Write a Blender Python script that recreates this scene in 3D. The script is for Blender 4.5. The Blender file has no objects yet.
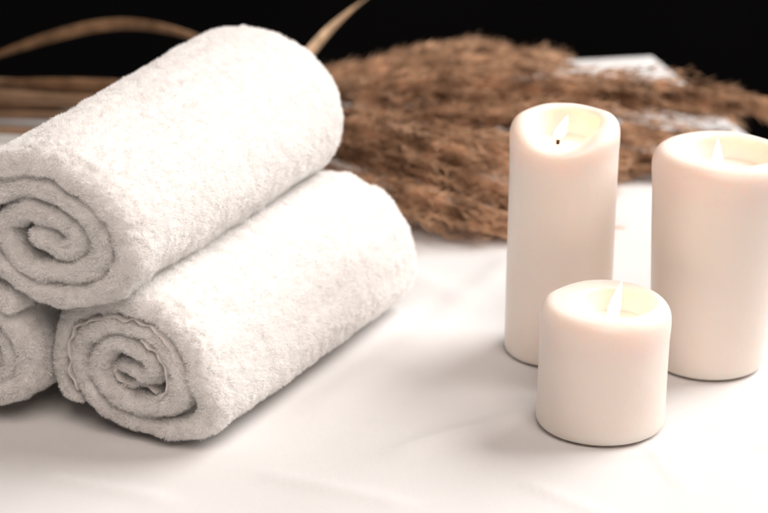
import bpy, math, random
import numpy as np
from mathutils import Vector

random.seed(4)
rng = np.random.default_rng(11)
sc = bpy.context.scene
C = bpy.data.collections.new('spa_still_life')
sc.collection.children.link(C)

# ---------------------------------------------------------------- camera
PITCH = math.radians(21.0)
CAM_H = 0.5
cam_d = bpy.data.cameras.new('camera')
cam = bpy.data.objects.new('camera', cam_d)
C.objects.link(cam)
cam.location = (0, 0, CAM_H)
cam.rotation_euler = (math.radians(90) - PITCH, 0, 0)
cam_d.lens = 100
cam_d.sensor_width = 36
cam_d.clip_start = 0.05
cam_d.clip_end = 50
cam_d.dof.use_dof = True
cam_d.dof.focus_distance = 1.125
cam_d.dof.aperture_fstop = 7.6
sc.camera = cam

# ---------------------------------------------------------------- world, lights, exposure
w = bpy.data.worlds.new('World')
sc.world = w
w.use_nodes = True
w.node_tree.nodes['Background'].inputs[0].default_value = (1.0, 0.75, 0.8, 1)
w.node_tree.nodes['Background'].inputs[1].default_value = 0.0004


def area(name, loc, target, size, power, col):
    d = bpy.data.lights.new(name, 'AREA')
    d.shape = 'DISK'
    d.size = size
    d.energy = power
    d.color = col
    o = bpy.data.objects.new(name, d)
    C.objects.link(o)
    o.location = loc
    v = Vector(target) - Vector(loc)
    o.rotation_euler = v.to_track_quat('-Z', 'Y').to_euler()
    return o


area('key_light', (1.80, 2.0, 1.70), (0.0, 1.25, 0.0), 2.2, 99, (1.0, 0.965, 0.945))
area('fill_light', (0.2, -0.3, 2.0), (0.0, 1.2, 0.0), 1.9, 38, (1.0, 0.87, 0.80))
sc.view_settings.view_transform = 'Standard'
sc.view_settings.look = 'None'
sc.view_settings.exposure = 0.31
sc.view_settings.gamma = 1.0
sc.cycles.max_bounces = 10
sc.cycles.diffuse_bounces = 6
sc.cycles.transmission_bounces = 6
sc.cycles.use_denoising = True
sc.cycles.caustics_reflective = False
sc.cycles.caustics_refractive = False

# ---------------------------------------------------------------- helpers
F = 100 / 36 * 768.0


def G(px, py, z=0.0):
    """a point of the room at height z, from where it stands in the 768x513 photograph"""
    X = (px - 384) / F
    Y = -(py - 256.5) / F
    dy = math.cos(PITCH) + Y * math.sin(PITCH)
    dz = -math.sin(PITCH) + Y * math.cos(PITCH)
    t = (z - CAM_H) / dz
    return np.array([X * t, dy * t, z])


def link(name, me, mat, parent=None):
    o = bpy.data.objects.new(name, me)
    C.objects.link(o)
    if mat is not None:
        me.materials.append(mat)
    if parent is not None:
        o.parent = parent
    return o


def tag(o, label, cat, group=None):
    o['label'] = label
    o['category'] = cat
    if group:
        o['group'] = group
    return o


def empty(name, loc):
    o = bpy.data.objects.new(name, None)
    o.empty_display_size = 0.02
    C.objects.link(o)
    o.location = loc
    return o


def mesh_np(name, co, faces4=None, faces3=None, smooth=True):
    """mesh from numpy arrays of vertices, quads and triangles"""
    me = bpy.data.meshes.new(name)
    co = np.asarray(co, np.float32)
    loops, starts, totals, n = [], [], [], 0
    if faces4 is not None and len(faces4):
        f = np.asarray(faces4, np.int32)
        loops.append(f.ravel())
        starts.append(n + 4 * np.arange(len(f)))
        n += 4 * len(f)
        totals.append(np.full(len(f), 4))
    if faces3 is not None and len(faces3):
        f = np.asarray(faces3, np.int32)
        loops.append(f.ravel())
        starts.append(n + 3 * np.arange(len(f)))
        n += 3 * len(f)
        totals.append(np.full(len(f), 3))
    loops = np.concatenate(loops).astype(np.int32)
    starts = np.concatenate(starts).astype(np.int32)
    totals = np.concatenate(totals).astype(np.int32)
    me.vertices.add(len(co))
    me.vertices.foreach_set('co', co.ravel())
    me.loops.add(len(loops))
    me.loops.foreach_set('vertex_index', loops)
    me.polygons.add(len(starts))
    me.polygons.foreach_set('loop_start', starts)
    me.polygons.foreach_set('loop_total', totals)
    me.polygons.foreach_set('use_smooth', np.full(len(starts), smooth))
    me.update(calc_edges=True)
    me.validate()
    return me


def unit(v):
    return v / np.maximum(np.linalg.norm(v, axis=-1, keepdims=True), 1e-9)


class Noise:
    """smooth value noise on a wrapped random lattice"""
    def __init__(self, seed):
        self.t = np.random.default_rng(seed).uniform(-1, 1, (32, 32, 32))

    def __call__(self, p):
        p = np.asarray(p, float)
        i = np.floor(p).astype(int)
        f = p - i
        f = f * f * (3 - 2 * f)
        r = 0
        for a in (0, 1):
            for b in (0, 1):
                for c in (0, 1):
                    wgt = ((f[..., 0] if a else 1 - f[..., 0]) * (f[..., 1] if b else 1 - f[..., 1])
                           * (f[..., 2] if c else 1 - f[..., 2]))
                    r = r + wgt * self.t[(i[..., 0] + a) % 32, (i[..., 1] + b) % 32, (i[..., 2] + c) % 32]
        return r


N1, N2, N3 = Noise(1), Noise(2), Noise(3)

# ---------------------------------------------------------------- materials


def mat(name):
    m = bpy.data.materials.new(name)
    m.use_nodes = True
    nt = m.node_tree
    return m, nt, nt.nodes['Principled BSDF'], nt.nodes['Material Output']


def node(nt, t, **kw):
    n = nt.nodes.new(t)
    for k, v in kw.items():
        setattr(n, k, v)
    return n


def noise_bump(nt, b, scale, dist, strength=1.0, detail=3):
    tc = node(nt, 'ShaderNodeTexCoord')
    nz = node(nt, 'ShaderNodeTexNoise')
    nz.inputs['Scale'].default_value = scale
    nz.inputs['Detail'].default_value = detail
    bp = node(nt, 'ShaderNodeBump')
    bp.inputs['Distance'].default_value = dist
    bp.inputs['Strength'].default_value = strength
    nt.links.new(tc.outputs['Object'], nz.inputs['Vector'])
    nt.links.new(nz.outputs['Fac'], bp.inputs['Height'])
    nt.links.new(bp.outputs['Normal'], b.inputs['Normal'])
    return tc, nz


def terry_material(name, col, bump):
    m, nt, b, out = mat(name)
    b.inputs['Base Color'].default_value = (*col, 1)
    b.inputs['Roughness'].default_value = 1.0
    b.inputs['Specular IOR Level'].default_value = 0.1
    b.inputs['Sheen Weight'].default_value = 0.15
    b.inputs['Sheen Roughness'].default_value = 0.6
    if bump:
        noise_bump(nt, b, 700, 0.0006)
    tr = node(nt, 'ShaderNodeBsdfTranslucent')
    tr.inputs['Color'].default_value = (*col, 1)
    mx = node(nt, 'ShaderNodeMixShader')
    mx.inputs[0].default_value = 0.38
    nt.links.new(b.outputs[0], mx.inputs[1])
    nt.links.new(tr.outputs[0], mx.inputs[2])
    nt.links.new(mx.outputs[0], out.inputs['Surface'])
    return m


M_TERRY = terry_material('white_terry', (0.965, 0.95, 0.935), True)
M_HEM = terry_material('woven_hem', (0.86, 0.82, 0.79), True)


def cloth_material():
    m, nt, b, out = mat('white_cotton_sheet')
    b.inputs['Roughness'].default_value = 0.9
    b.inputs['Specular IOR Level'].default_value = 0.15
    tc = node(nt, 'ShaderNodeTexCoord')
    nz = node(nt, 'ShaderNodeTexNoise')
    nz.inputs['Scale'].default_value = 9
    nz.inputs['Detail'].default_value = 4
    cr = node(nt, 'ShaderNodeValToRGB')
    cr.color_ramp.elements[0].position = 0.3
    cr.color_ramp.elements[1].position = 0.7
    cr.color_ramp.elements[0].color = (0.635, 0.62, 0.61, 1)
    cr.color_ramp.elements[1].color = (0.68, 0.67, 0.66, 1)
    nt.links.new(tc.outputs['Object'], nz.inputs['Vector'])
    nt.links.new(nz.outputs['Fac'], cr.inputs['Fac'])
    nt.links.new(cr.outputs['Color'], b.inputs['Base Color'])
    # fine weave: two crossed thread waves
    prev = None
    for rot in (0.22, 0.22 + math.pi / 2):
        mp = node(nt, 'ShaderNodeMapping')
        mp.inputs['Rotation'].default_value = (0, 0, rot)
        wv = node(nt, 'ShaderNodeTexWave')
        wv.inputs['Scale'].default_value = 420
        wv.inputs['Distortion'].default_value = 1.2
        wv.inputs['Detail'].default_value = 2
        nt.links.new(tc.outputs['Object'], mp.inputs['Vector'])
        nt.links.new(mp.outputs['Vector'], wv.inputs['Vector'])
        bp = node(nt, 'ShaderNodeBump')
        bp.inputs['Distance'].default_value = 0.00012
        bp.inputs['Strength'].default_value = 0.3
        nt.links.new(wv.outputs['Fac'], bp.inputs['Height'])
        if prev:
            nt.links.new(prev.outputs['Normal'], bp.inputs['Normal'])
        prev = bp
    nt.links.new(prev.outputs['Normal'], b.inputs['Normal'])
    return m


M_CLOTH = cloth_material()


def wax_material():
    m, nt, b, out = mat('ivory_wax')
    b.inputs['Base Color'].default_value = (0.815, 0.735, 0.672, 1)
    b.inputs['Roughness'].default_value = 0.42
    b.inputs['Specular IOR Level'].default_value = 0.4
    b.subsurface_method = 'RANDOM_WALK'
    b.inputs['Subsurface Weight'].default_value = 1.0
    b.inputs['Subsurface Radius'].default_value = (1.0, 0.66, 0.46)
    b.inputs['Subsurface Scale'].default_value = 0.012
    noise_bump(nt, b, 70, 0.0014, 0.5, 4)
    return m


M_WAX = wax_material()


def simple(name, col, rough=0.7, trans=0.0, vary=0.0, scale=30, ends=None):
    m, nt, b, out = mat(name)
    b.inputs['Base Color'].default_value = (*col, 1)
    b.inputs['Roughness'].default_value = rough
    b.inputs['Specular IOR Level'].default_value = 0.2
    tc = node(nt, 'ShaderNodeTexCoord')
    nz = node(nt, 'ShaderNodeTexNoise')
    nz.inputs['Scale'].default_value = scale
    nz.inputs['Detail'].default_value = 3
    cr = node(nt, 'ShaderNodeValToRGB')
    lo = [c * (1 - vary) for c in col]
    hi = [min(1, c * (1 + vary)) for c in col]
    if ends:
        lo, hi = ends
    cr.color_ramp.elements[0].position = 0.32
    cr.color_ramp.elements[1].position = 0.68
    cr.color_ramp.elements[0].color = (*lo, 1)
    cr.color_ramp.elements[1].color = (*hi, 1)
    nt.links.new(tc.outputs['Object'], nz.inputs['Vector'])
    nt.links.new(nz.outputs['Fac'], cr.inputs['Fac'])
    nt.links.new(cr.outputs['Color'], b.inputs['Base Color'])
    if trans > 0:
        tr = node(nt, 'ShaderNodeBsdfTranslucent')
        nt.links.new(cr.outputs['Color'], tr.inputs['Color'])
        mx = node(nt, 'ShaderNodeMixShader')
        mx.inputs[0].default_value = trans
        nt.links.new(b.outputs[0], mx.inputs[1])
        nt.links.new(tr.outputs[0], mx.inputs[2])
        nt.links.new(mx.outputs[0], out.inputs['Surface'])
    return m


M_STEM = simple('dry_reed_stem', (0.22, 0.135, 0.08), 0.6, 0, 0.35, 25)
M_LEAF = simple('dry_reed_leaf', (0.28, 0.165, 0.09), 0.6, 0.2, 0.4, 60)
M_LEAF_PALE = simple('straw_reed_leaf', (0.62, 0.43, 0.27), 0.6, 0.3, 0.3, 60)
M_PLUME = simple('dry_reed_plume', (0.5, 0.35, 0.24), 0.8, 0.35, 0.6, 55,
                 ends=((0.22, 0.115, 0.06), (0.86, 0.58, 0.38)))
M_WICK = simple('burnt_wick', (0.02, 0.012, 0.01), 0.9, 0, 0.3, 400)
M_WALL = simple('black_backdrop', (0.002, 0.0015, 0.0017), 1.0, 0, 0.2, 2)


def flame_material():
    m, nt, b, out = mat('candle_flame')
    tc = node(nt, 'ShaderNodeTexCoord')
    sp = node(nt, 'ShaderNodeSeparateXYZ')
    mr = node(nt, 'ShaderNodeMapRange')
    mr.inputs['From Min'].default_value = 0.0
    mr.inputs['From Max'].default_value = 1.0
    cr = node(nt, 'ShaderNodeValToRGB')
    cr.color_ramp.elements[0].color = (1.0, 0.62, 0.30, 1)
    cr.color_ramp.elements[1].color = (1.0, 0.93, 0.80, 1)
    cr.color_ramp.elements[1].position = 0.35
    em = node(nt, 'ShaderNodeEmission')
    em.inputs['Strength'].default_value = 3.0
    nt.links.new(tc.outputs['Generated'], sp.inputs[0])
    nt.links.new(sp.outputs['Z'], mr.inputs['Value'])
    nt.links.new(mr.outputs[0], cr.inputs['Fac'])
    nt.links.new(cr.outputs['Color'], em.inputs['Color'])
    nt.links.new(em.outputs[0], out.inputs['Surface'])
    return m


M_FLAME = flame_material()

# ---------------------------------------------------------------- setting: backdrop, cloth on a table
me = mesh_np('backdrop', [(-6, 4.6, -1.2), (6, 4.6, -1.2), (6, 4.6, 3.0), (-6, 4.6, 3.0),
                          (-6, 4.64, -1.2), (6, 4.64, -1.2), (6, 4.64, 3.0), (-6, 4.64, 3.0)],
             [(0, 1, 2, 3), (5, 4, 7, 6), (4, 0, 3, 7), (1, 5, 6, 2), (3, 2, 6, 7), (4, 5, 1, 0)], smooth=False)
bd = link('backdrop', me, M_WALL)
bd['kind'] = 'structure'

K = G(656, 51)[:2]                       # far right corner of the table
E1 = G(768, 143)[:2] - K
E1 /= np.linalg.norm(E1)                 # along the right-hand edge, towards the camera
E2 = np.array([E1[1], -E1[0]])           # along the far edge, to the left
if E2[0] > 0:
    E2 = -E2


def seg_dist(P, a, b):
    a, b = np.array(a), np.array(b)
    d = b - a
    t = np.clip(((P - a) @ d) / (d @ d), 0, 1)
    return np.linalg.norm(P - a - t[:, None] * d, axis=1), t


CREASES = [  # photo px of both ends, height, half width
    ((599, 457), (800, 441), 0.0011, 0.0035), ((640, 436), (690, 492), 0.0007, 0.003),
    ((536, 409), (380, 458), 0.0016, 0.008), ((430, 330), (300, 420), 0.0012, 0.012),
    ((520, 250), (430, 330), 0.0010, 0.010), ((250, 470), (420, 505), 0.0009, 0.006),
    ((30, 470), (180, 500), 0.0010, 0.006), ((470, 300), (385, 262), 0.0012, 0.012),
    ((520, 480), (620, 520), 0.0007, 0.004), ((715, 430), (768, 398), 0.0010, 0.006)]
CREASES = [(G(*a)[:2], G(*b)[:2], h, wd) for a, b, h, wd in CREASES]


def cloth_h(P):
    P3 = np.concatenate([P, np.zeros((len(P), 1))], 1)
    h = 0.0011 * N1(P3 * 9 + 3.3) + 0.0006 * N2(P3 * 24 + 1.7)
    h = h + 0.0011 * np.abs(N3(P3 * np.array([7, 11, 1]) + 5.1)) 
    for a, b, hh, wd in CREASES:
        d, t = seg_dist(P, a, b)
        h = h + 1.7 * hh * np.exp(-(d / wd) ** 2) * np.clip(np.minimum(t, 1 - t) * 5 + 0.15, 0, 1)
    return h


def axis_coords(fine_to, end):
    drop = np.linspace(-0.45, -0.02, 22)
    edge = np.linspace(-0.018, 0.03, 13)
    fine = np.arange(0.034, fine_to, 0.0042)
    rest = np.linspace(fine_to, end, 12)
    return np.concatenate([drop, edge, fine, rest])


pu = axis_coords(1.0, 1.9)
qv = axis_coords(1.12, 1.75)
PP, QQ = np.meshgrid(pu, qv, indexing='ij')


def bend(t, r=0.012):
    """unrolled distance from the edge -> (horizontal, drop) with a rounded edge"""
    ang = np.clip(-(t - r) / r, 0, math.pi / 2)
    hor = np.where(t >= r, t, r - r * np.sin(ang))
    ver = np.where(t >= r, 0, r * (1 - np.cos(ang)))
    extra = np.maximum(-(t - r) - r * math.pi / 2, 0)
    return hor, ver + extra


hx, vx = bend(PP)
hy, vy = bend(QQ)
flat = K + hx.reshape(-1, 1) * E2 + hy.reshape(-1, 1) * E1
drop = np.maximum(vx, vy).ravel()
z = cloth_h(flat) - 0.0016 - drop
nx, ny = PP.shape
# soft folds of the hanging skirt
wob = 0.008 * np.sin(30 * (PP + QQ)).ravel() * np.clip(drop / 0.15, 0, 1)
flat = flat - (vx.ravel() > 0.01)[:, None] * wob[:, None] * E2 - (vy.ravel() > 0.01)[:, None] * wob[:, None] * E1
idx = np.arange(nx * ny).reshape(nx, ny)
q = np.stack([idx[:-1, :-1], idx[:-1, 1:], idx[1:, 1:], idx[1:, :-1]], -1).reshape(-1, 4)
me = mesh_np('tablecloth', np.concatenate([flat, z[:, None]], 1), q)
nrm = me.polygons[len(q) // 2].normal.z
if nrm < 0:
    me.flip_normals()
cloth = link('tablecloth', me, M_CLOTH)
tag(cloth, 'smooth white cotton cloth with faint creases, spread under the towels and candles', 'tablecloth')


# ---------------------------------------------------------------- terry towels
def chaikin(P, n=3):
    for _ in range(n):
        a, b = P[:-1], P[1:]
        mid = np.empty((2 * len(a), P.shape[1]))
        mid[0::2] = 0.75 * a + 0.25 * b
        mid[1::2] = 0.25 * a + 0.75 * b
        P = np.concatenate([P[:1], mid, P[-1:]])
    return P


def resample(P, step):
    d = np.concatenate([[0], np.cumsum(np.linalg.norm(np.diff(P, axis=0), axis=1))])
    n = max(8, int(d[-1] / step))
    t = np.linspace(0, d[-1], n)
    return np.stack([np.interp(t, d, P[:, k]) for k in range(P.shape[1])], 1)


def ribbons(P0, T, NR, L, Wd, rnd):
    """short bent strands: roots P0, directions T, facing NR, lengths L, widths Wd -> verts, quads, tris"""
    n = len(P0)
    side = unit(np.cross(T, unit(rnd.normal(size=(n, 3)))))
    bendv = unit(rnd.normal(size=(n, 3)) + 0.3 * NR) * 0.45
    p1 = P0 + T * (L * 0.5)[:, None]
    p2 = p1 + unit(T + bendv) * (L * 0.5)[:, None]
    wv = side * (Wd * 0.5)[:, None]
    co = np.stack([P0 - wv, P0 + wv, p1 - wv * 0.9, p1 + wv * 0.9, p2 - wv * 0.45, p2 + wv * 0.45], 1).reshape(-1, 3)
    b = 6 * np.arange(n)[:, None]
    f = np.concatenate([b + np.array([0, 1, 3, 2]), b + np.array([2, 3, 5, 4])])
    return co, f


def make_towel(name, cfg):
    C0, C1 = np.array(cfg['front']), np.array(cfg['back'])
    ax = C1 - C0
    L = np.linalg.norm(ax)
    a = ax / L
    u = unit(np.cross(a, [0, 0, 1.0]))
    wv = unit(np.cross(u, a))
    cen = chaikin(np.array(cfg['line'], float), 3)          # centre line of the rolled sheet, cm
    cen = resample(cen, 0.14)
    T0 = cfg['thick']                                       # columns of line: u, w, thickness factor, protrusion
    tang = unit(np.gradient(cen[:, :2], axis=0))
    nor = np.stack([tang[:, 1], -tang[:, 0]], 1)            # one side of the sheet
    n = len(cen)
    thk = T0 * cen[:, 2] / 2
    dist = np.concatenate([[0], np.cumsum(np.linalg.norm(np.diff(cen[:, :2], axis=0), axis=1))])
    endt = np.sqrt(np.clip(1 - (1 - np.clip(np.minimum(dist, dist[-1] - dist) / 0.55, 0, 1)) ** 2, 0.02, 1))
    thk = thk * endt
    side = np.concatenate([np.ones(n), -np.ones(n)])
    ci = np.concatenate([np.arange(n), np.arange(n)[::-1]])
    # stations along the axis
    R = 0.75
    s = np.concatenate([R * (1 - np.cos(np.linspace(0, math.pi / 2, 9)))[:-1], np.arange(R, L * 100 - R, 0.15),
                        L * 100 - R + R * np.sin(np.linspace(0, math.pi / 2, 9))])
    m = len(s)
    edge = np.minimum(s, L * 100 - s)
    tf = np.sqrt(np.clip(1 - (1 - np.clip(edge / R, 0, 1)) ** 2, 0, 1))   # sheet edge rounds off at both ends
    f = s / (L * 100)
    fr = np.clip(s / cfg.get('shoulder', 2.5), 0, 1)
    k0 = cfg['front_scale']
    scale = np.where(fr < 1, k0 + (1 - k0) * np.sqrt(1 - (1 - fr) ** 2), 1.0)
    bk = np.clip((L * 100 - s) / 1.8, 0, 1)
    scale = scale * (0.93 + 0.07 * np.sqrt(1 - (1 - bk) ** 2))
    su = scale * (1 + (cfg['grow'][0] - 1) * f)
    sw = scale * (1 + (cfg['grow'][1] - 1) * f)
    base = cen[ci, :2][None] + 0 * s[:, None, None]
    off = (nor[ci] * (side * thk[ci])[:, None])[None] * tf[:, None, None]
    # wavy sheet near the face
    ph = dist[ci]
    wav = 0.15 * N1(np.stack([np.broadcast_to(ph * 0.9, (m, 2 * n)), np.broadcast_to(s[:, None] * 0.25, (m, 2 * n)),
                              np.full((m, 2 * n), cfg['seed'] * 1.37)], -1))
    sec = base + off + nor[ci][None] * wav[..., None]
    # length-wise: each turn of the roll protrudes by its own amount
    pro = cen[ci, 3] + 0.20 * N2(np.stack([ph * 0.6, 0 * ph, 0 * ph + cfg['seed']], -1))
    slen = s[:, None] - pro[None] * np.clip(1 - s / 5.0, 0, 1)[:, None]
    U = sec[..., 0] * su[:, None]
    W = sec[..., 1] * sw[:, None]
    # hand-rolled irregularity
    A = np.stack([U * 0.22, W * 0.22, slen * 0.16 + cfg['seed'] * 3.1], -1)
    U = U + 0.14 * N1(A)
    W = W + 0.14 * N2(A)
    # pile clumps: small lumps all over
    Bq = np.stack([U, W, slen], -1)
    l1 = N3(Bq * 1.1 + cfg['seed']) * 0.05 + N2(Bq * 2.3 + cfg['seed']) * 0.05 + N1(Bq * 3.6 + cfg['seed']) * 0.045
    nn = nor[ci][None] * side[None, :, None] * (l1 * tf[:, None] * endt[ci][None])[..., None]
    U = U + nn[..., 0]
    W = W + nn[..., 1]
    wmin = -cfg['rw']
    bot = cfg.get('floor')
    P = C0 + 0.01 * (U[..., None] * u + W[..., None] * wv + slen[..., None] * a)
    if bot is not None:                                      # rests on the cloth: flattened underneath
        zz = P[..., 2]
        P[..., 2] = np.where(zz < bot + 0.008, bot + 0.008 * np.exp((zz - bot - 0.008) / 0.008), zz)
    if cfg.get('post'):
        P = cfg['post'](P, C0, a, u, wv)
    idx = np.arange(m * 2 * n).reshape(m, 2 * n)
    nxt = np.roll(idx, -1, axis=1)
    quads = np.stack([idx[:-1], nxt[:-1], nxt[1:], idx[1:]], -1)
    V = P.reshape(-1, 3)
    qd = quads.reshape(-1, 4)
    # ---- pile strands, on the exposed skin only
    e1 = V[qd[:, 1]] - V[qd[:, 0]]
    e2 = V[qd[:, 3]] - V[qd[:, 0]]
    cr = np.cross(e1, e2)
    ar = np.linalg.norm(cr, axis=1)
    fn = unit(cr)
    # outward check against the sheet side
    want = (nor[ci] * side[:, None])
    want3 = (want[:, :1] * u + want[:, 1:] * wv)
    wq = np.broadcast_to(want3[None], (m - 1, 2 * n, 3)).reshape(-1, 3)
    sign = np.sign((fn[m * n // 2 * 0:] * wq).sum(1).mean())
    fn = fn * sign
    tfq = np.broadcast_to(tf[:-1, None], (m - 1, 2 * n)).reshape(-1)
    smid = np.broadcast_to(s[:-1, None], (m - 1, 2 * n)).reshape(-1)
    rad = np.linalg.norm(cen[:, :2], axis=1)
    turn_from_out = np.broadcast_to((dist[-1] - dist)[ci][None], (m - 1, 2 * n)).reshape(-1)
    outside = (side[None] * np.sign((nor[ci] * cen[ci, :2]).sum(1))[None] > 0)
    outside = np.broadcast_to(outside, (m - 1, 2 * n)).reshape(-1)
    exposed = (turn_from_out < cfg['outer_len']) & outside
    dens = np.where(smid < 1.6, 850, np.where(exposed, 340, 0)) * 1e4
    dens = np.where((smid > L * 100 - 1.0) & ~exposed, 200e4, dens)
    dens = np.where(exposed & (smid >= 1.6), dens, dens)
    rnd = np.random.default_rng(cfg['seed'] + 50)
    cnt = rnd.poisson(ar * dens * cfg.get('density', 1))
    k = np.repeat(np.arange(len(qd)), cnt)
    r1, r2 = rnd.random((2, len(k)))
    p0 = V[qd[k, 0]] * ((1 - r1) * (1 - r2))[:, None] + V[qd[k, 1]] * (r1 * (1 - r2))[:, None] \
        + V[qd[k, 2]] * (r1 * r2)[:, None] + V[qd[k, 3]] * ((1 - r1) * r2)[:, None]
    clump = unit(np.stack([N1(p0 * 350), N2(p0 * 350), N3(p0 * 350)], -1))
    facefront = (smid[k] < 1.6)
    lean = np.where(facefront[:, None], -a * 0.25, np.array([0, 0, -0.10]))
    T = unit(fn[k] + 0.8 * clump + 0.45 * rnd.normal(size=(len(k), 3)) + lean)
    ll = rnd.uniform(0.0011, 0.0022, len(k)) * (1 + 0.35 * N2(p0 * 180)) * np.where(facefront, 1.3, 1.1)
    wd = rnd.uniform(0.00016, 0.00030, len(k))
    sv, sf = ribbons(p0 - fn[k] * 0.0003, T, fn[k], ll, wd, rnd)
    co = np.concatenate([V, sv])
    fc = np.concatenate([qd, sf + len(V)])
    o0 = np.array([C0[0], C0[1], 0])
    root = empty(name, o0)
    me = mesh_np('rolled_cloth', co - o0, fc)
    body = link('rolled_cloth', me, M_TERRY, root)
    # hems: thin woven borders following the sheet's edge at the face
    for i0, i1, lateral, amp in cfg['hems']:
        a0, a1 = int(i0 * n), int(i1 * n)
        cc = cen[a0:a1]
        fine = resample(np.concatenate([cc, nor[a0:a1]], 1), 0.06)
        c2, n2, pr = fine[:, :2], unit(fine[:, 4:6]), fine[:, 3]
        dd = np.linspace(0, 1, len(fine)) * len(fine) * 0.06
        wig = amp * (np.sin(dd * 3.9 + cfg['seed']) * 0.6 + N1(np.stack([dd * 1.6, dd * 0, dd * 0 + 7], -1)) * 1.2)
        q2 = (c2 + n2 * (lateral * T0 + wig)[:, None]) * k0
        depth = np.array([2.2, 1.2, 0.35, 0.05, 0.0, 0.05, 0.35, 1.2, 2.2])
        lat = np.array([-.085, -.09, -.09, -.06, 0, .06, .09, .09, .085]) * 0.9
        A3 = np.stack([q2[:, 0] * 0.22, q2[:, 1] * 0.22, -pr * 0.16 + cfg['seed'] * 3.1], -1)
        q2 = q2 + 0.14 * np.stack([N1(A3), N2(A3)], 1)
        gr = (q2[:, None, :] + n2[:, None, :] * lat[None, :, None])
        sl = (-pr - 0.10 - 0.05 * np.sin(dd * 5.1))[:, None] + depth[None]
        PH = C0 + 0.01 * (gr[..., :1] * u + gr[..., 1:] * wv + sl[..., None] * a)
        if bot is not None:
            zz = PH[..., 2]
            PH[..., 2] = np.where(zz < bot + 0.008, bot + 0.008 * np.exp((zz - bot - 0.008) / 0.008), zz)
        h, kk = PH.shape[:2]
        ii = np.arange(h * kk).reshape(h, kk)
        hq = np.stack([ii[:-1, :-1], ii[:-1, 1:], ii[1:, 1:], ii[1:, :-1]], -1).reshape(-1, 4)
        link('hem', mesh_np('hem', PH.reshape(-1, 3) - o0, hq), M_HEM, root)
    tag(root, cfg['label'], 'towel', 'rolled white towels in the stack')
    return root


def spiral(r_out, ru, rw, th0, turns, pitch, seed, direction=1, prot=0.0, wob=0.06):
    """outer end first; th0 in degrees (0 right, 90 up); returns rows of u, w, thickness factor, protrusion"""
    rows = []
    rr = random.Random(seed)
    n = int(turns * 14)
    for i in range(n + 1):
        t = i / 14
        th = math.radians(th0) + direction * 2 * math.pi * t
        r = 1 - pitch * t
        if r < 0.13:
            break
        k = 1 + wob * (rr.random() - 0.5)
        rows.append((ru * r * k * math.cos(th), rw * r * k * math.sin(th), 1.0, prot * (1 - r) + 0.10 * (rr.random() - 0.5)))
    return rows[::-1]


# faces: centre line given from the core outwards (cm)
def face_px(pts, centre, per_cm):
    """points picked in the photo's face of the roll -> cm about its centre"""
    out = []
    for p in pts:
        out.append(((p[0] - centre[0]) / (per_cm * 0.84), -(p[1] - centre[1]) / (per_cm * 0.93),
                    p[2] if len(p) > 2 else 1.0, p[3] if len(p) > 3 else 0.0))
    return out


# lower right roll: points in the enlarged face picture (x3.205 from px 30,290)
LRC = (318, 258)
lr_pts = [(395, 335, .35, -.5), (350, 292, .35, -.5), (300, 330, .35, -.45), (258, 305, .4, -.4), (262, 268, .5, -.35),
          (330, 262, .8, -.2), (385, 262, .9, -.1), (400, 222, .95, 0), (365, 195, 1, 0), (300, 178, 1, .05),
          (235, 205, 1, .05), (210, 270, 1, .05), (225, 335, 1, .05), (280, 375, 1, .05), (350, 388, 1, .1),
          (430, 372, 1, .1), (478, 320, 1, .1), (482, 240, 1, .1), (450, 160, 1, .1), (380, 115, 1, .1),
          (290, 118, 1, .1), (200, 150, 1, .1), (158, 210, 1, .1), (152, 280, 1, .1), (175, 350, 1, .05), (230, 415, 1, 0),
          (330, 450, 1, 0), (440, 452, 1.05, 0), (530, 425, 1.1, -.1), (562, 350, 1.1, -.2), (545, 260, 1.1, -.1), (515, 180, 1.1, 0),
          (455, 95, 1, 0), (370, 52, 1, 0), (270, 55, 1, 0), (170, 85, 1, 0), (105, 140, 1, 0), (85, 230, 1, 0),
          (82, 320, 1, 0), (110, 385, 1, -.05), (140, 410, .8, -.1)]
LR_front = G(129, 370, 0.0405)
axr = math.radians(27.5)
LR_back = LR_front + 0.240 * np.array([math.sin(axr), math.cos(axr), -0.004])
towel_lr = make_towel('rolled_towel', dict(
    front=LR_front, back=LR_back, line=face_px(lr_pts, LRC, 3.205 * 19.0), thick=1.08, seed=3, rw=4.1,
    front_scale=0.95, shoulder=2.0, grow=(1.0, 0.97), floor=0.0008, outer_len=33,
    hems=[(0.74, 0.99, -0.55, 0.10), (0.0, 0.16, 0.0, 0.03), (0.30, 0.40, -0.5, 0.06)],
    label='lower right rolled white towel, a wavy hem in its spiral end'))

# lower left roll
LL_front = G(-13, 351, 0.0405)
LL_back = LL_front + 0.235 * np.array([math.sin(axr), math.cos(axr), -0.004])
sp_ll = spiral(1, 3.15, 3.55, 50, 3.0, 0.31, 5, direction=1)
towel_ll = make_towel('rolled_towel', dict(
    front=LL_front, back=LL_back, line=sp_ll, thick=1.12, seed=8, rw=4.1, front_scale=0.95, shoulder=2.0,
    grow=(1.0, 0.97), floor=0.0008, outer_len=30, hems=[], density=0.8,
    label='lower left rolled white towel, cut off by the left edge of the photo'))

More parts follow.
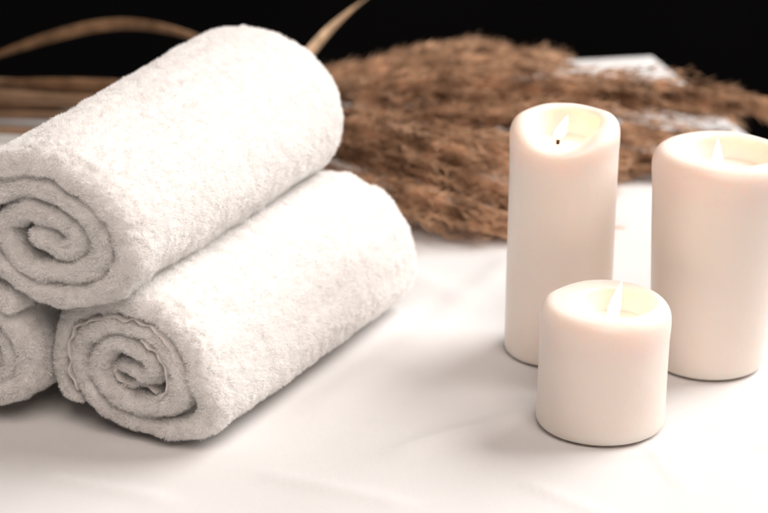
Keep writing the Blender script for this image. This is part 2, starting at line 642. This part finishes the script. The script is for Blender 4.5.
# upper roll, on both
UP_front = G(37, 227, 0.119)
axu = math.radians(24.0)
UP_back = UP_front + 0.254 * np.array([math.sin(axu), math.cos(axu), 0.012])
up_pts = [(75, 212, 1.2), (130, 235, 1.3), (190, 262, 1.15), (240, 240), (230, 185), (178, 148), (110, 130), (40, 138),
          (-22, 182), (-36, 250), (0, 318), (70, 356), (160, 362), (250, 340), (318, 275), (328, 195), (285, 112), (205, 62), (110, 42),
          (5, 55), (-80, 105), (-118, 190), (-105, 290), (-50, 375), (40, 425), (150, 440), (260, 425), (350, 375), (405, 290),
          (408, 190), (358, 85), (265, 10), (150, -25), (20, -25), (-100, 35), (-180, 140), (-185, 270), (-130, 390)]
sp_up = face_px(up_pts, (106, 188), 3.418 * 19.0 * 1.05)
towel_up = make_towel('rolled_towel', dict(
    front=UP_front, back=UP_back, line=sp_up, thick=1.24, seed=14, rw=4.3, front_scale=0.93, shoulder=3.4,
    grow=(1.0, 1.13), outer_len=34, hems=[],
    label='fluffy rolled white towel on top of the stack, resting on the other two'))


# ---------------------------------------------------------------- candles
def at_y(px, py, y):
    """the point over ground line y that shows at this place in the photograph"""
    a_, b_ = G(px, py, 0.0), np.array([0, 0, CAM_H])
    return b_ + (a_ - b_) * (y / a_[1])


def candle(name, base, H, prof_r, top, pool_off, wall, dip, flame, label, seed, depth=0.009, tilt=(0, 0)):
    """prof_r: radius at foot, middle, top; pool_off: where the pool is centred; dip: (angle, depth) of the melted rim"""
    root = empty(name, (*base[:2], 0.0008))
    nth = 128
    th = np.linspace(0, 2 * math.pi, nth, endpoint=False)
    cs = np.stack([np.cos(th), np.sin(th)], 1)
    rings = []
    r0, r1, r2 = prof_r

    def radius(h):
        f = h / H
        return r0 * (1 - f) ** 2 + 2 * r1 * f * (1 - f) + r2 * f ** 2
    # foot: from the centre out, small rounded edge
    for rr, hh in ((0.001, 0.0), (0.5, 0.0), (0.93, 0.0), (0.975, 0.0006), (0.995, 0.002), (1.0, 0.0045)):
        rings.append(('o', rr * r0, hh))
    for hh in np.linspace(0.008, H - 0.010, 34):
        rings.append(('o', radius(hh), hh))
    sh = 0.0078                                               # rounded shoulder
    for k in np.linspace(0.0, 1, 12):
        an = k * math.pi / 2
        rings.append(('s', radius(H - 0.01) - sh * (1 - math.cos(an)) * 0.85, H - 0.0078 + 0.0078 * math.sin(an)))
    rtop = radius(H - 0.01) - sh * 0.85
    ri = rtop - wall
    for k in np.linspace(0.12, 1, 8):                          # gentle lip going inwards
        rings.append(('i', k, None))
    co = []
    d_ang, d_dep, d_wid = dip
    ca = np.cos(th - d_ang)
    dipf = d_dep * np.exp(-(((th - d_ang + math.pi) % (2 * math.pi) - math.pi) / d_wid) ** 2)
    pool_c = np.array(pool_off)
    pool_r = ri
    irr = 1 + 0.03 * N1(np.stack([np.cos(th) * 1.3, np.sin(th) * 1.3, 0 * th + seed], -1)) \
        + 0.02 * N2(np.stack([np.cos(th) * 3, np.sin(th) * 3, 0 * th + seed], -1))
    hn = 0.0011 * N2(np.stack([np.cos(th) * 1.6, np.sin(th) * 1.6, 0 * th + seed * 2.2], -1))
    zt = H + hn - dipf
    for kind, r, h in rings:
        if kind in 'os':
            wgt = np.clip((h - (H - 0.03)) / 0.03, 0, 1) ** 1.5
            bulge = 0.014 * np.exp(-((h - (H - 0.012)) / 0.006) ** 2)
            lump = 1 + bulge + 0.009 * N3(np.stack([np.cos(th) * 1.5, np.sin(th) * 1.5, 0 * th + h * 25 + seed], -1))
            xy = cs * (r * lump)[:, None]
            zz = h + (hn - dipf) * wgt
            co.append(np.concatenate([xy, zz[:, None]], 1))
        else:
            k = r
            edge = cs * rtop
            inner = pool_c + cs * (pool_r * irr)[:, None]
            xy = edge * (1 - k) + inner * k
            zz = zt - 0.0014 * k ** 3
            co.append(np.concatenate([xy, zz[:, None]], 1))
    # wall of the pool, down and in
    for k in np.linspace(0.1, 1, 9):
        xy = pool_c + cs * (pool_r * irr * (1 - 0.16 * k ** 1.5))[:, None]
        zz = (zt - 0.0014) * (1 - k) + (H - depth) * k
        co.append(np.concatenate([xy, zz[:, None]], 1))
    for k in (0.95, 0.85, 0.65, 0.45, 0.25, 0.08, 0.004):
        xy = pool_c + cs * (pool_r * 0.84 * k)
        co.append(np.concatenate([xy, np.full((nth, 1), H - depth - 0.0008 * (1 - k))], 1))
    m = len(co)
    V = np.concatenate(co)
    V[:, 0] += tilt[0] * V[:, 2]
    V[:, 1] += tilt[1] * V[:, 2]
    ii = np.arange(m * nth).reshape(m, nth)
    nx_ = np.roll(ii, -1, axis=1)
    qd = np.stack([ii[:-1], nx_[:-1], nx_[1:], ii[1:]], -1).reshape(-1, 4)
    link('wax_body', mesh_np('wax_body', V, qd), M_WAX, root)
    # wick: a short bent cord
    (bx, by_), (tx, ty), fw = flame                            # photo px of the flame's foot and tip
    wy = pool_c[1] + tilt[1] * H
    A_, B_ = at_y(bx, by_, base[1] + wy), at_y(tx, ty, base[1] + wy)
    wx, fz0, lean, fh = A_[0] - base[0], A_[2], B_[0] - A_[0], B_[2] - A_[2]
    pts = np.array([(wx, wy, H - depth - 0.002), (wx, wy, H - depth + 0.002), (wx + lean * 0.12, wy, max(fz0 + 0.002, H - depth + 0.004))])
    pts = chaikin(pts, 2)
    vs = []
    t8 = np.linspace(0, 2 * math.pi, 8, endpoint=False)
    for i, p in enumerate(pts):
        rr = 0.0010 * (1 if i < len(pts) - 2 else 0.75)
        vs.append(p + np.stack([np.cos(t8) * rr, np.sin(t8) * rr, 0 * t8], 1))
    vs = np.concatenate(vs)
    ii = np.arange(len(pts) * 8).reshape(-1, 8)
    nn = np.roll(ii, -1, axis=1)
    wq = np.stack([ii[:-1], nn[:-1], nn[1:], ii[1:]], -1).reshape(-1, 4)
    top_i = ii[-1]
    wick_top = pts[-1]
    link('wick', mesh_np('wick', vs, wq, [(top_i[0], top_i[k], top_i[k + 1]) for k in range(1, 7)]), M_WICK, root)
    # flame: a pointed drop around the wick's end
    fb = np.array([wx, wy, fz0 - 0.0008])
    vs = []
    ks = np.linspace(0, 1, 26)
    for k in ks:
        rr = fw * (math.sin(math.pi * min(1, k / 0.62) / 2) ** 0.8 if k < 0.31 else 1) if False else \
            fw * (max(0.0, math.sin(math.pi * k ** 0.62)) ** 0.85) * (1 - 0.25 * k)
        rr = max(rr, 0.00005)
        c = fb + np.array([lean * k ** 1.3, 0, fh * k])
        vs.append(c + np.stack([np.cos(t8) * rr, np.sin(t8) * rr, 0 * t8], 1))
    vs = np.concatenate(vs)
    ii = np.arange(26 * 8).reshape(-1, 8)
    nn = np.roll(ii, -1, axis=1)
    fq = np.stack([ii[:-1], nn[:-1], nn[1:], ii[1:]], -1).reshape(-1, 4)
    fo = link('flame', mesh_np('flame', vs, fq), M_FLAME, root)
    ld = bpy.data.lights.new('flame_glow', 'POINT')
    ld.energy = 0.0125
    ld.color = (1.0, 0.70, 0.40)
    ld.shadow_soft_size = 0.004
    lo = bpy.data.objects.new('flame_glow', ld)
    C.objects.link(lo)
    lo.parent = root
    lo.location = fb + np.array([lean * 0.5, -fw * 1.6 - 0.004, fh * 0.55])
    tag(root, label, 'candle', 'lit pillar candles')
    return root


def height_at(base, py):
    """height at which a point over base shows at photo row py"""
    lo_, hi_ = 0.0, 0.4
    for _ in range(40):
        mid = (lo_ + hi_) / 2
        zz = mid - CAM_H
        d = base[1] * math.cos(PITCH) - zz * math.sin(PITCH)
        v = base[1] * math.sin(PITCH) + zz * math.cos(PITCH)
        row = 256.5 - F * v / d
        if row > py:
            lo_ = mid
        else:
            hi_ = mid
    return (lo_ + hi_) / 2


b_tall = G(557.0, 349)
H_tall = height_at(b_tall + np.array([0, 0.026, 0]), 103)
candle('pillar_candle', b_tall, H_tall, (0.0308, 0.0307, 0.0309), None, (-0.0005, 0.0), 0.0042, (-math.pi * 0.58, 0.013, 1.15),
       ((558.0, 139.5), (568, 115.5), 0.0036),
       'tallest and slimmest of the three lit white candles, its front rim melted low', 1, depth=0.0165, tilt=(0.004, 0))
b_right = G(706.5, 360)
H_right = height_at(b_right + np.array([0, 0.03, 0]), 134)
candle('pillar_candle', b_right, H_right, (0.0322, 0.0366, 0.0394), None, (0.002, 0.0), 0.0054, (-math.pi * 0.5, 0.0006, 1.0),
       ((717, 176), (718, 138.5), 0.0035),
       'thick white candle of middle height, rightmost of the three, with an upright flame', 2, depth=0.013, tilt=(0.02, 0))
b_small = G(600, 420.5)
H_small = height_at(b_small + np.array([0, 0.029, 0]), 282)
candle('pillar_candle', b_small, H_small, (0.0350, 0.0346, 0.0350), None, (0.0042, 0.0), 0.0072, (-math.pi * 0.5, 0.0004, 1.0),
       ((611.5, 323), (622, 280.5), 0.0036),
       'shortest white candle, squat, in front of the two taller ones, flame leaning right', 3, depth=0.013, tilt=(0.01, 0))


# ---------------------------------------------------------------- dried pampas reeds
def tube(pts, r0, r1, k=8):
    pts = np.array(pts)
    tg = unit(np.gradient(pts, axis=0))
    s1 = unit(np.cross(tg, [0.1, 0.2, 1.0]))
    s2 = np.cross(tg, s1)
    t = np.linspace(0, 2 * math.pi, k, endpoint=False)
    rr = np.linspace(r0, r1, len(pts))
    V = pts[:, None] + rr[:, None, None] * (np.cos(t)[None, :, None] * s1[:, None] + np.sin(t)[None, :, None] * s2[:, None])
    ii = np.arange(len(pts) * k).reshape(-1, k)
    nn = np.roll(ii, -1, axis=1)
    return V.reshape(-1, 3), np.stack([ii[:-1], nn[:-1], nn[1:], ii[1:]], -1).reshape(-1, 4)


def curve3(ctrl, step=0.006):
    return resample(chaikin(np.array(ctrl, float), 4), step)


def reed(stem_px, plume_px, width, label, seed, nbr=120, droop=0.5, leaves=()):
    rnd = np.random.default_rng(seed)
    stem = curve3([G(*p) for p in stem_px] + [G(*plume_px[0])])
    axis = curve3([G(*p) for p in plume_px])
    o0 = np.array([stem[0][0], stem[0][1], 0.0])
    root = empty('pampas_reed', o0)
    v, f = tube(np.concatenate([stem, axis[1:]]) - o0, 0.0036, 0.0009)
    link('stem', mesh_np('stem', v, f), M_STEM, root)
    # plume: branchlets leave the axis and sweep towards the tip, each one feathered
    tg = unit(np.gradient(axis, axis=0))
    n = len(axis)
    P0, T0, LL, WW = [], [], [], []
    BV, BF, bo = [], [], 0
    for b in range(int(nbr * 0.62)):
        t = rnd.random() ** 0.9
        i = min(n - 2, int(t * (n - 1)))
        ang = rnd.uniform(0, 2 * math.pi)
        d = tg[i]
        s1 = unit(np.cross(d, [0, 0, 1.0]))
        s2 = np.cross(s1, d)
        rad = s1 * math.cos(ang) + s2 * math.sin(ang)
        env = (math.sin(math.pi * min(1, 0.18 + 0.80 * t)) ** 0.7) if t < 0.95 else 0.3
        bl = width * rnd.uniform(1.5, 2.8) * (0.35 + 0.75 * env)
        d0 = unit(d * rnd.uniform(0.8, 1.2) + rad * rnd.uniform(0.2, 0.75) * env)
        m = 26
        k = np.linspace(0, 1, m)[:, None]
        path = axis[i] + d0 * bl * k + (d * 0.25 - rad * 0.30) * bl * k ** 2 + np.array([0, 0, -droop * 0.25]) * bl * k ** 2
        path = path + 0.003 * (np.stack([N1(path * 40 + b), N2(path * 40 + b), N3(path * 40 + b)], -1)) * k
        path[:, 2] = np.maximum(path[:, 2], 0.003 + 0.002 * rnd.random())
        vv, ff = tube(path - o0, 0.00045, 0.0002, 3)
        BV.append(vv); BF.append(ff + bo); bo += len(vv)
        pt = unit(np.gradient(path, axis=0))
        ns = 3 * m
        j = rnd.integers(1, m, ns)
        fr = rnd.random(ns)[:, None]
        jj = np.minimum(j, m - 1)
        pp = path[jj - 1] * fr + path[jj] * (1 - fr)
        P0.append(pp)
        T0.append(unit(pt[jj] * 1.1 + 0.62 * unit(rnd.normal(size=(ns, 3)))))
        LL.append(rnd.uniform(0.006, 0.014, ns) * (1 - 0.35 * fr[:, 0]))
        WW.append(rnd.uniform(0.0004, 0.0011, ns))
    P0, T0, LL, WW = map(np.concatenate, (P0, T0, LL, WW))
    sv, sf = ribbons(P0 - o0, T0, T0, LL, WW, rnd)
    sv[:, 2] = np.maximum(sv[:, 2], 0.001)
    BV, BF = np.concatenate(BV), np.concatenate(BF)
    link('plume', mesh_np('plume', np.concatenate([BV, sv]), np.concatenate([BF, sf + len(BV)])), M_PLUME, root)
    for lf, wd in leaves:
        c = curve3([G(*p) for p in lf], 0.005)
        k = np.linspace(0, 1, len(c))
        tgc = unit(np.gradient(c, axis=0))
        tw = 0.5 + 1.0 * np.sin(k * 3)
        sd = unit(np.cross(tgc, [0, 0, 1.0]))
        up = np.cross(sd, tgc)
        ww = wd * np.sin(math.pi * (0.12 + 0.86 * k)) ** 0.8
        dirv = sd * np.cos(tw)[:, None] + up * np.sin(tw)[:, None]
        nrm_ = np.cross(dirv, tgc)
        cols = []
        for e, fold in ((-1, .25), (-.5, .1), (0, 0), (.5, .1), (1, .25)):
            cols.append(c + dirv * (ww * e)[:, None] + nrm_ * (ww * fold)[:, None])
        top = np.stack(cols, 1)
        bot = top - nrm_[:, None] * 0.0004
        ring = np.concatenate([top, bot[:, ::-1]], 1)
        ii = np.arange(len(c) * 10).reshape(-1, 10)
        nn = np.roll(ii, -1, axis=1)
        lq = np.stack([ii[:-1], nn[:-1], nn[1:], ii[1:]], -1).reshape(-1, 4)
        link('leaf', mesh_np('leaf', ring.reshape(-1, 3) - o0, lq), M_LEAF_PALE if 'long plume' in label else M_LEAF, root)
    tag(root, label, 'pampas reed', 'dried pampas reeds lying behind the towels and candles')
    return root


reed([(-60, 84, .012), (120, 84, .014)], [(270, 88, .025), (360, 72, .032), (440, 56, .032), (510, 52, .022)], 0.030,
     'brown dried pampas reed at the back, its plume the highest against the black', 31, 180,
     leaves=[([(-30, 66, .02), (40, 40, .045), (110, 22, .06), (170, 28, .06), (235, 52, .03)], 0.0048)])
reed([(-60, 98, .02), (140, 100, .03)], [(300, 92, .05), (470, 84, .06), (580, 82, .055), (690, 90, .046), (775, 108, .034)], 0.033,
     'brown dried pampas reed whose long plume reaches the right edge behind the candles', 32, 250,
     leaves=[([(270, 105, .05), (305, 60, .06), (335, 25, .075), (372, -6, .09)], 0.0068)])
reed([(-60, 80, .02), (140, 88, .03)], [(330, 84, .03), (450, 66, .04), (515, 60, .034), (548, 58, .022)], 0.021,
     'short dried pampas plume ending over the far white cloth corner', 33, 150)
reed([(-60, 106, .014), (150, 104, .018)], [(280, 118, .03), (400, 112, .04), (540, 122, .045), (680, 135, .02)], 0.032,
     'brown dried pampas reed passing behind the tall candle, seen between the two taller candles', 34, 230,
     leaves=[([(-40, 92, .012), (60, 90, .02), (160, 92, .02), (250, 100, .02)], 0.0055)])
reed([(-60, 114, .01), (170, 118, .012)], [(270, 146, .03), (360, 154, .035), (460, 182, .028), (540, 208, .015)], 0.031,
     'nearest dried pampas reed, its plume lying on the cloth beside the tall candle', 35, 240)
reed([(-60, 90, .03), (150, 104, .04)], [(280, 118, .05), (380, 130, .055), (480, 150, .045), (590, 160, .02)], 0.032,
     'dark brown dried pampas reed in the middle of the bunch, half covered by others', 36, 230,
     leaves=[([(-40, 84, .022), (60, 84, .03), (140, 86, .03), (220, 92, .03)], 0.0048)])
reed([(-60, 110, .008), (170, 116, .010)], [(300, 140, .012), (420, 145, .014), (520, 148, .016), (645, 158, .014)], 0.032,
     'lowest dried pampas reed, flat on the cloth under the bunch', 37, 230)
reed([(-60, 128, .006), (120, 135, .008)], [(280, 180, .02), (350, 188, .025), (420, 204, .02), (500, 220, .012)], 0.024,
     'dried pampas reed closest to the towels, its plume showing just beyond their far ends', 38, 180)
reed([(-60, 94, .01), (170, 100, .012)], [(400, 98, .03), (520, 94, .034), (620, 98, .03), (700, 106, .02)], 0.024,
     'dried pampas reed in the shade under the longest plume, behind the two taller candles', 39, 200)
